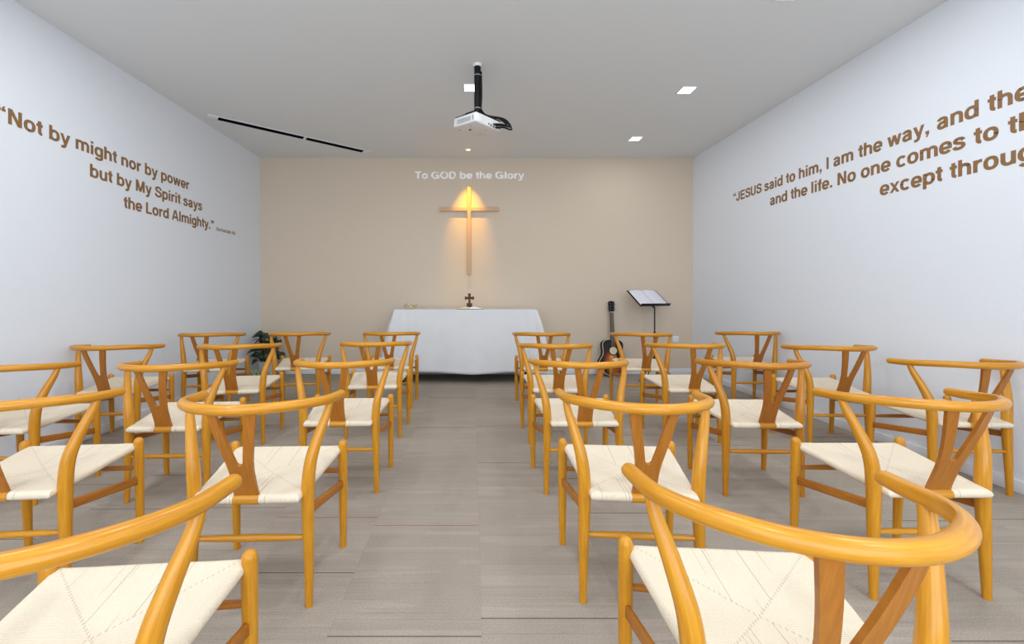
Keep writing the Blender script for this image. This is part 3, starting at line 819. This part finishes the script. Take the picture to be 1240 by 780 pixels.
# ------------------------------------------------------------------ guitar leaning on the wall
GX = 1.882
t = thing('acoustic_guitar', 'black and orange sunburst acoustic guitar leaning against the beige wall', 'guitar', (GX, 5.565, .004))
LEAN = math.radians(8.0)
t.rotation_euler = (-LEAN, math.radians(1.0), math.radians(4))
prof = [(0, .0), (.02, .075), (.05, .125), (.09, .170), (.13, .193), (.17, .199), (.21, .190), (.25, .165), (.29, .144), (.325, .137), (.36, .138), (.40, .143), (.435, .143), (.465, .128), (.485, .100), (.497, .055), (.50, .0)]
P, _ = smooth_path([(a, b, 0) for a, b in prof], [0] * len(prof), 4)
half = [(max(0, p.y), p.x) for p in P]
outline = [(x, z) for x, z in half] + [(-x, z) for x, z in half[-2:0:-1]]
am = lambda a, b, d: (a, d, b)
obj('body', prism(nb(), outline, am, .0, .100), M['black'], t, 40)
obj('soundboard', prism(nb(), [(x * .975, .006 + z * .976) for x, z in outline], am, -.003, .002), M['sunburst'], t, 40)
def ring_band(bm, d, r):
    pts = [Vector((x * 1.004, d, z)) for x, z in outline]
    tube(bm, pts + [pts[0]], r, 6, 1)
obj('binding', (lambda b: (ring_band(b, 0.0, .004), b)[1])(nb()), M['cream'], t)
obj('binding', (lambda b: (ring_band(b, 0.098, .004), b)[1])(nb()), M['cream'], t)
def disc(r0, r1, z, d0, d1, n=32):
    bm = nb(); rg = [[bm.verts.new((r * math.cos(2 * PI * k / n), d, z + r * math.sin(2 * PI * k / n))) for k in range(n)] for r, d in ((r1, d0), (r1, d1), (r0, d1), (r0, d0))]
    for i in range(4):
        for k in range(n): bm.faces.new((rg[i][k], rg[i][(k + 1) % n], rg[(i + 1) % 4][(k + 1) % n], rg[(i + 1) % 4][k]))
    return bm
obj('soundhole', disc(.0005, .050, .345, -.0042, -.003), M['cream'], t)
obj('rosette', disc(.050, .062, .345, -.0048, -.003), M['black'], t)
pk = [(.055, .33), (.075, .30), (.090, .255), (.082, .225), (.060, .225), (.052, .26), (.045, .285), (.030, .295)]
obj('pickguard', prism(nb(), pk, am, -.0045, -.003), M['black'], t)
obj('bridge', prism(nb(), [(-.085, .165), (-.08, .155), (-.03, .15), (.03, .15), (.08, .155), (.085, .165), (.08, .178), (.03, .184), (-.03, .184), (-.08, .178)], am, -.012, -.003), M['maple'], t)
obj('saddle', box(nb(), (0, -.014, .172), (.075, .005, .004)), M['cream'], t)
obj('neck', tube(nb(), [(0, .012, .48), (0, .010, .60), (0, .009, .86)], [.029, .026, .023], 14, 3, aspect=(.55, 1.0), up=(0, 1, 0)), M['maple'], t)
obj('fretboard', prism(nb(), [(-.028, .40), (.028, .40), (.0225, .862), (-.0225, .862)], am, -.010, -.003), M['maple'], t)
bm = nb()
for k in range(16):
    z = .862 - .635 * (1 - 2 ** (-(k + 1) / 12)); box(bm, (0, -.0105, z), (.046 + .008 * (.862 - z) / .46, .0016, .0018))
obj('frets', bm, M['string'], t)
obj('nut', box(nb(), (0, -.009, .866), (.047, .010, .007), .001), M['cream'], t)
hs = [(-.023, .866), (-.036, .885), (-.038, .965), (-.043, 1.0), (-.028, 1.016), (-.012, 1.008), (0, 1.026), (.012, 1.008), (.028, 1.016), (.043, 1.0), (.038, .965), (.036, .885), (.023, .866)]
obj('headstock', prism(nb(), hs, am, -.004, .013), M['black'], t)
for s in (-1, 1):
    for z in (.905, .942, .979):
        p = obj('tuning_peg', tube(nb(), [(s * .034, .008, z), (s * .050, .008, z)], .0035, 8, 1), M['chrome'], t)
        bm = box(nb(), (s * .056, .008, z), (.014, .008, .018), .003); obj('peg_button', bm, M['chrome'], p)
        obj('string_post', tube(nb(), [(s * .022, -.004, z), (s * .022, -.014, z)], .004, 8, 1), M['chrome'], p)
for k in range(6):
    a = (k - 2.5)
    obj('string', tube(nb(), [(a * .0105, -.015, .17), (a * .0072, -.0125, .866)], .0007, 5, 1), M['string'], t)

# ------------------------------------------------------------------ music stand with an open binder
MX, MY = 2.345, 5.37
t = thing('music_stand', 'black music stand beside the guitar holding an open binder', 'music stand', (MX, MY, 0))
DZ = 0.955; yaw = math.radians(20); tilt = math.radians(38)
Rd = Matrix.Rotation(yaw, 3, 'Z') @ Matrix.Rotation(tilt, 3, 'X')
O = Vector((0.0, 0.0, DZ))                                 # middle of the desk's lower edge
DW, DH = .48, .32
def dk(a, b, c): return O + Rd @ Vector((a, b, c))
obj('pole', tube(nb(), [(0, .02, .14), (0, .02, .60)], .0125, 14, 1), M['dark_metal'], t)
obj('inner_pole', tube(nb(), [(0, .02, .58), (0, .02, .935)], .0085, 12, 1), M['dark_metal'], t)
obj('collar', lathe(nb(), [(.012, .575), (.017, .58), (.017, .615), (.012, .62)], 16, (0, .02, 0)), M['black'], t)
k = obj('clamp_knob', tube(nb(), [(.012, .02, .597), (.035, .02, .597)], [.006, .011], 10, 1, False, True), M['black'], t)
obj('hub', lathe(nb(), [(.012, .13), (.019, .135), (.019, .165), (.012, .17)], 16, (0, .02, 0)), M['black'], t)
for q in range(3):
    a = math.radians(206 + 120 * q); cs, sn = math.cos(a), math.sin(a)
    lg = obj('leg', tube(nb(), [(.012 * cs, .02 + .012 * sn, .30), (.12 * cs, .02 + .12 * sn, .155), (.255 * cs, .02 + .255 * sn, .014)], .0075, 8, 2), M['dark_metal'], t)
    obj('rubber_foot', tube(nb(), [(.245 * cs, .02 + .245 * sn, .020), (.268 * cs, .02 + .268 * sn, .0085)], .0085, 10, 1), M['black'], lg)
    obj('leg_strut', tube(nb(), [(.012 * cs, .02 + .012 * sn, .148), (.125 * cs, .02 + .125 * sn, .148)], .005, 6, 1), M['dark_metal'], t)
bm = nb()
box(bm, dk(0, DH / 2, -.003), (DW, DH, .004), .001, Rd)
box(bm, dk(0, .002, .018), (DW, .004, .040), .001, Rd)
obj('desk', bm, M['dark_metal'], t)
obj('desk_bracket', tube(nb(), [(0, .02, .93), tuple(dk(0, .055, -.034)), tuple(dk(0, .10, -.018))], .011, 10, 3), M['dark_metal'], t)
obj('tilt_knob', tube(nb(), [tuple(dk(-.012, .07, -.022)), tuple(dk(-.05, .07, -.022))], [.006, .012], 10, 1, False, True), M['black'], t)

t = thing('ring_binder', 'open binder of white sheets with black covers resting on the music stand', 'binder', (MX, MY, 0))
t.location = Vector((MX, MY, 0)) + dk(0.0, .008, .0015)
t.rotation_euler = Rd.to_euler()
bm = nb(); box(bm, (-.122, .155, .002), (.235, .310, .003), .001); box(bm, (.122, .155, .002), (.235, .310, .003), .001); box(bm, (0, .155, .0018), (.03, .310, .003), .001)
obj('binder_cover', bm, M['black'], t)
def sheets(sx, name, sh):
    bm = nb(); n = 12; A = []
    for k in range(n + 1):
        u_ = k / n; x = sx * (.004 + u_ * .218); z = .006 + .016 * math.sin(PI * min(1, u_ * .9 + .14)) * (1 - .4 * u_)
        A.append([bm.verts.new((x, y, zz)) for y, zz in ((.006, z), (.300, z), (.300, .004), (.006, .004))])
    for k in range(n):
        for i in range(4): bm.faces.new((A[k][i], A[k][(i + 1) % 4], A[k + 1][(i + 1) % 4], A[k + 1][i]))
    bm.faces.new(A[0]); bm.faces.new(A[-1])
    obj(name, bm, M['print'], t, 40)
sheets(-1, 'sheet_stack', 0); sheets(1, 'sheet_stack', 0)

# ------------------------------------------------------------------ socket plate
sxp, szp = (818 - CX) / FPX * BACK, CZ - (410.7 - HY) / FPX * BACK
t = thing('wall_socket', 'white square socket plate low on the beige wall beyond the music stand', 'socket', (sxp, BACK, szp))
obj('plate', box(nb(), (0, -.005, 0), (.086, .010, .086), .003), M['trim_white'], t)
for dx in (-.012, .012): obj('socket_hole', box(nb(), (dx, -.0103, .0), (.006, .001, .003)), M['void'], t)
obj('socket_hole', box(nb(), (0, -.0103, .016), (.003, .001, .007)), M['void'], t)
obj('switch_rocker', box(nb(), (.018, -.011, .026), (.012, .004, .016), .001), M['plastic_white'], t)

# ------------------------------------------------------------------ plants in the corner
def leaf(bm, base, dirv, nrm, L, Wd, curl=.2, n=5, heart=True):
    d = dirv.normalized(); s = d.cross(nrm).normalized(); up = s.cross(d)
    wid = (.35, .95, 1.0, .72, .36, .0) if heart else (.5, .9, 1, .85, .55, .0)
    prev = None
    for i in range(n + 1):
        u_ = i / n; c = base + d * (L * u_) - up * (curl * L * u_ * u_)
        w_ = Wd * wid[i] / 2
        cur = [bm.verts.new(c - s * w_ + up * w_ * .25), bm.verts.new(c), bm.verts.new(c + s * w_ + up * w_ * .25)]
        if prev:
            bm.faces.new((prev[0], prev[1], cur[1], cur[0])); bm.faces.new((prev[1], prev[2], cur[2], cur[1]))
        prev = cur
def pot(parent, h, r0, r1):
    obj('pot', lathe(nb(), [(r0 * .96, 0), (r0, .006), (r1, h - .012), (r1 + .004, h - .008), (r1 + .004, h), (r1 - .008, h), (r1 - .012, h - .025)], 32), M['pot'], parent)
    obj('soil', lathe(nb(), [(r1 - .011, h - .030), (r1 - .011, h - .022), (.01, h - .016)], 24), M['soil'], parent)
rnd = random.Random(11)
pxp, pyp = (324 - CX) / FPX * 5.47, 5.47
t = thing('potted_pothos', 'dark green leafy pothos in a tall white pot in the corner behind the chairs', 'potted plant', (pxp, pyp, 0))
pot(t, .235, .085, .115)
bm = nb(); st = nb()
for i in range(110):
    a = rnd.uniform(0, 2 * PI); rr = .165 * math.sqrt(rnd.random()); hz = rnd.uniform(.25, .60)
    k = 1 - .45 * max(0, (hz - .40) / .2)
    if a and abs(math.cos(a)) < 0: continue
    if hz < .30: rr = max(rr, .125)
    b = Vector((rr * k * math.cos(a), rr * k * math.sin(a) * .9, hz))
    d = Vector((math.cos(a + rnd.uniform(-.6, .6)), math.sin(a + rnd.uniform(-.6, .6)), rnd.uniform(-.75, .25)))
    leaf(bm, b, d, Vector((rnd.uniform(-.4, .4), rnd.uniform(-.6, .1), 1)), rnd.uniform(.075, .115), rnd.uniform(.06, .085), rnd.uniform(.15, .5))
    if i % 3 == 0: tube(st, [(0.3 * b.x, .3 * b.y, .21), (.6 * b.x, .6 * b.y, .21 + .75 * (hz - .21) + .04), tuple(b)], .003, 5, 3)
for v in bm.verts:
    v.co.y = min(v.co.y, BACK - .02 - pyp); v.co.x = max(v.co.x, LEFT + .02 - pxp)
obj('foliage', bm, M['leaf_dark'], t, 60); obj('stem', st, M['leaf_dark'], t)
sxq, syq = (309 - CX) / FPX * 5.12, 5.12
t = thing('potted_spider_plant', 'low pale striped spider plant standing before the leafy pothos', 'potted plant', (sxq, syq, 0))
pot(t, .10, .055, .07)
bm = nb()
for i in range(46):
    a = rnd.uniform(0, 2 * PI); L = rnd.uniform(.14, .24); el = rnd.uniform(.35, 1.3)
    d = Vector((math.cos(a) * math.cos(el), math.sin(a) * math.cos(el), math.sin(el)))
    s = Vector((-math.sin(a), math.cos(a), 0)); prev = None; b = Vector((.03 * math.cos(a), .03 * math.sin(a), .085))
    for k in range(9):
        u_ = k / 8; c = b + d * L * u_ - Vector((0, 0, .75 * L * u_ * u_ * u_)) + Vector((math.cos(a), math.sin(a), 0)) * .15 * L * u_ * u_
        c.z = max(c.z, .012)
        w_ = .007 * math.sin(PI * (.12 + .85 * u_)) + .0006
        cur = [bm.verts.new(c - s * w_ + Vector((0, 0, w_ * .4))), bm.verts.new(c), bm.verts.new(c + s * w_ + Vector((0, 0, w_ * .4)))]
        if prev:
            bm.faces.new((prev[0], prev[1], cur[1], cur[0])); bm.faces.new((prev[1], prev[2], cur[2], cur[1]))
        prev = cur
obj('foliage', bm, M['leaf_stripe'], t, 60)
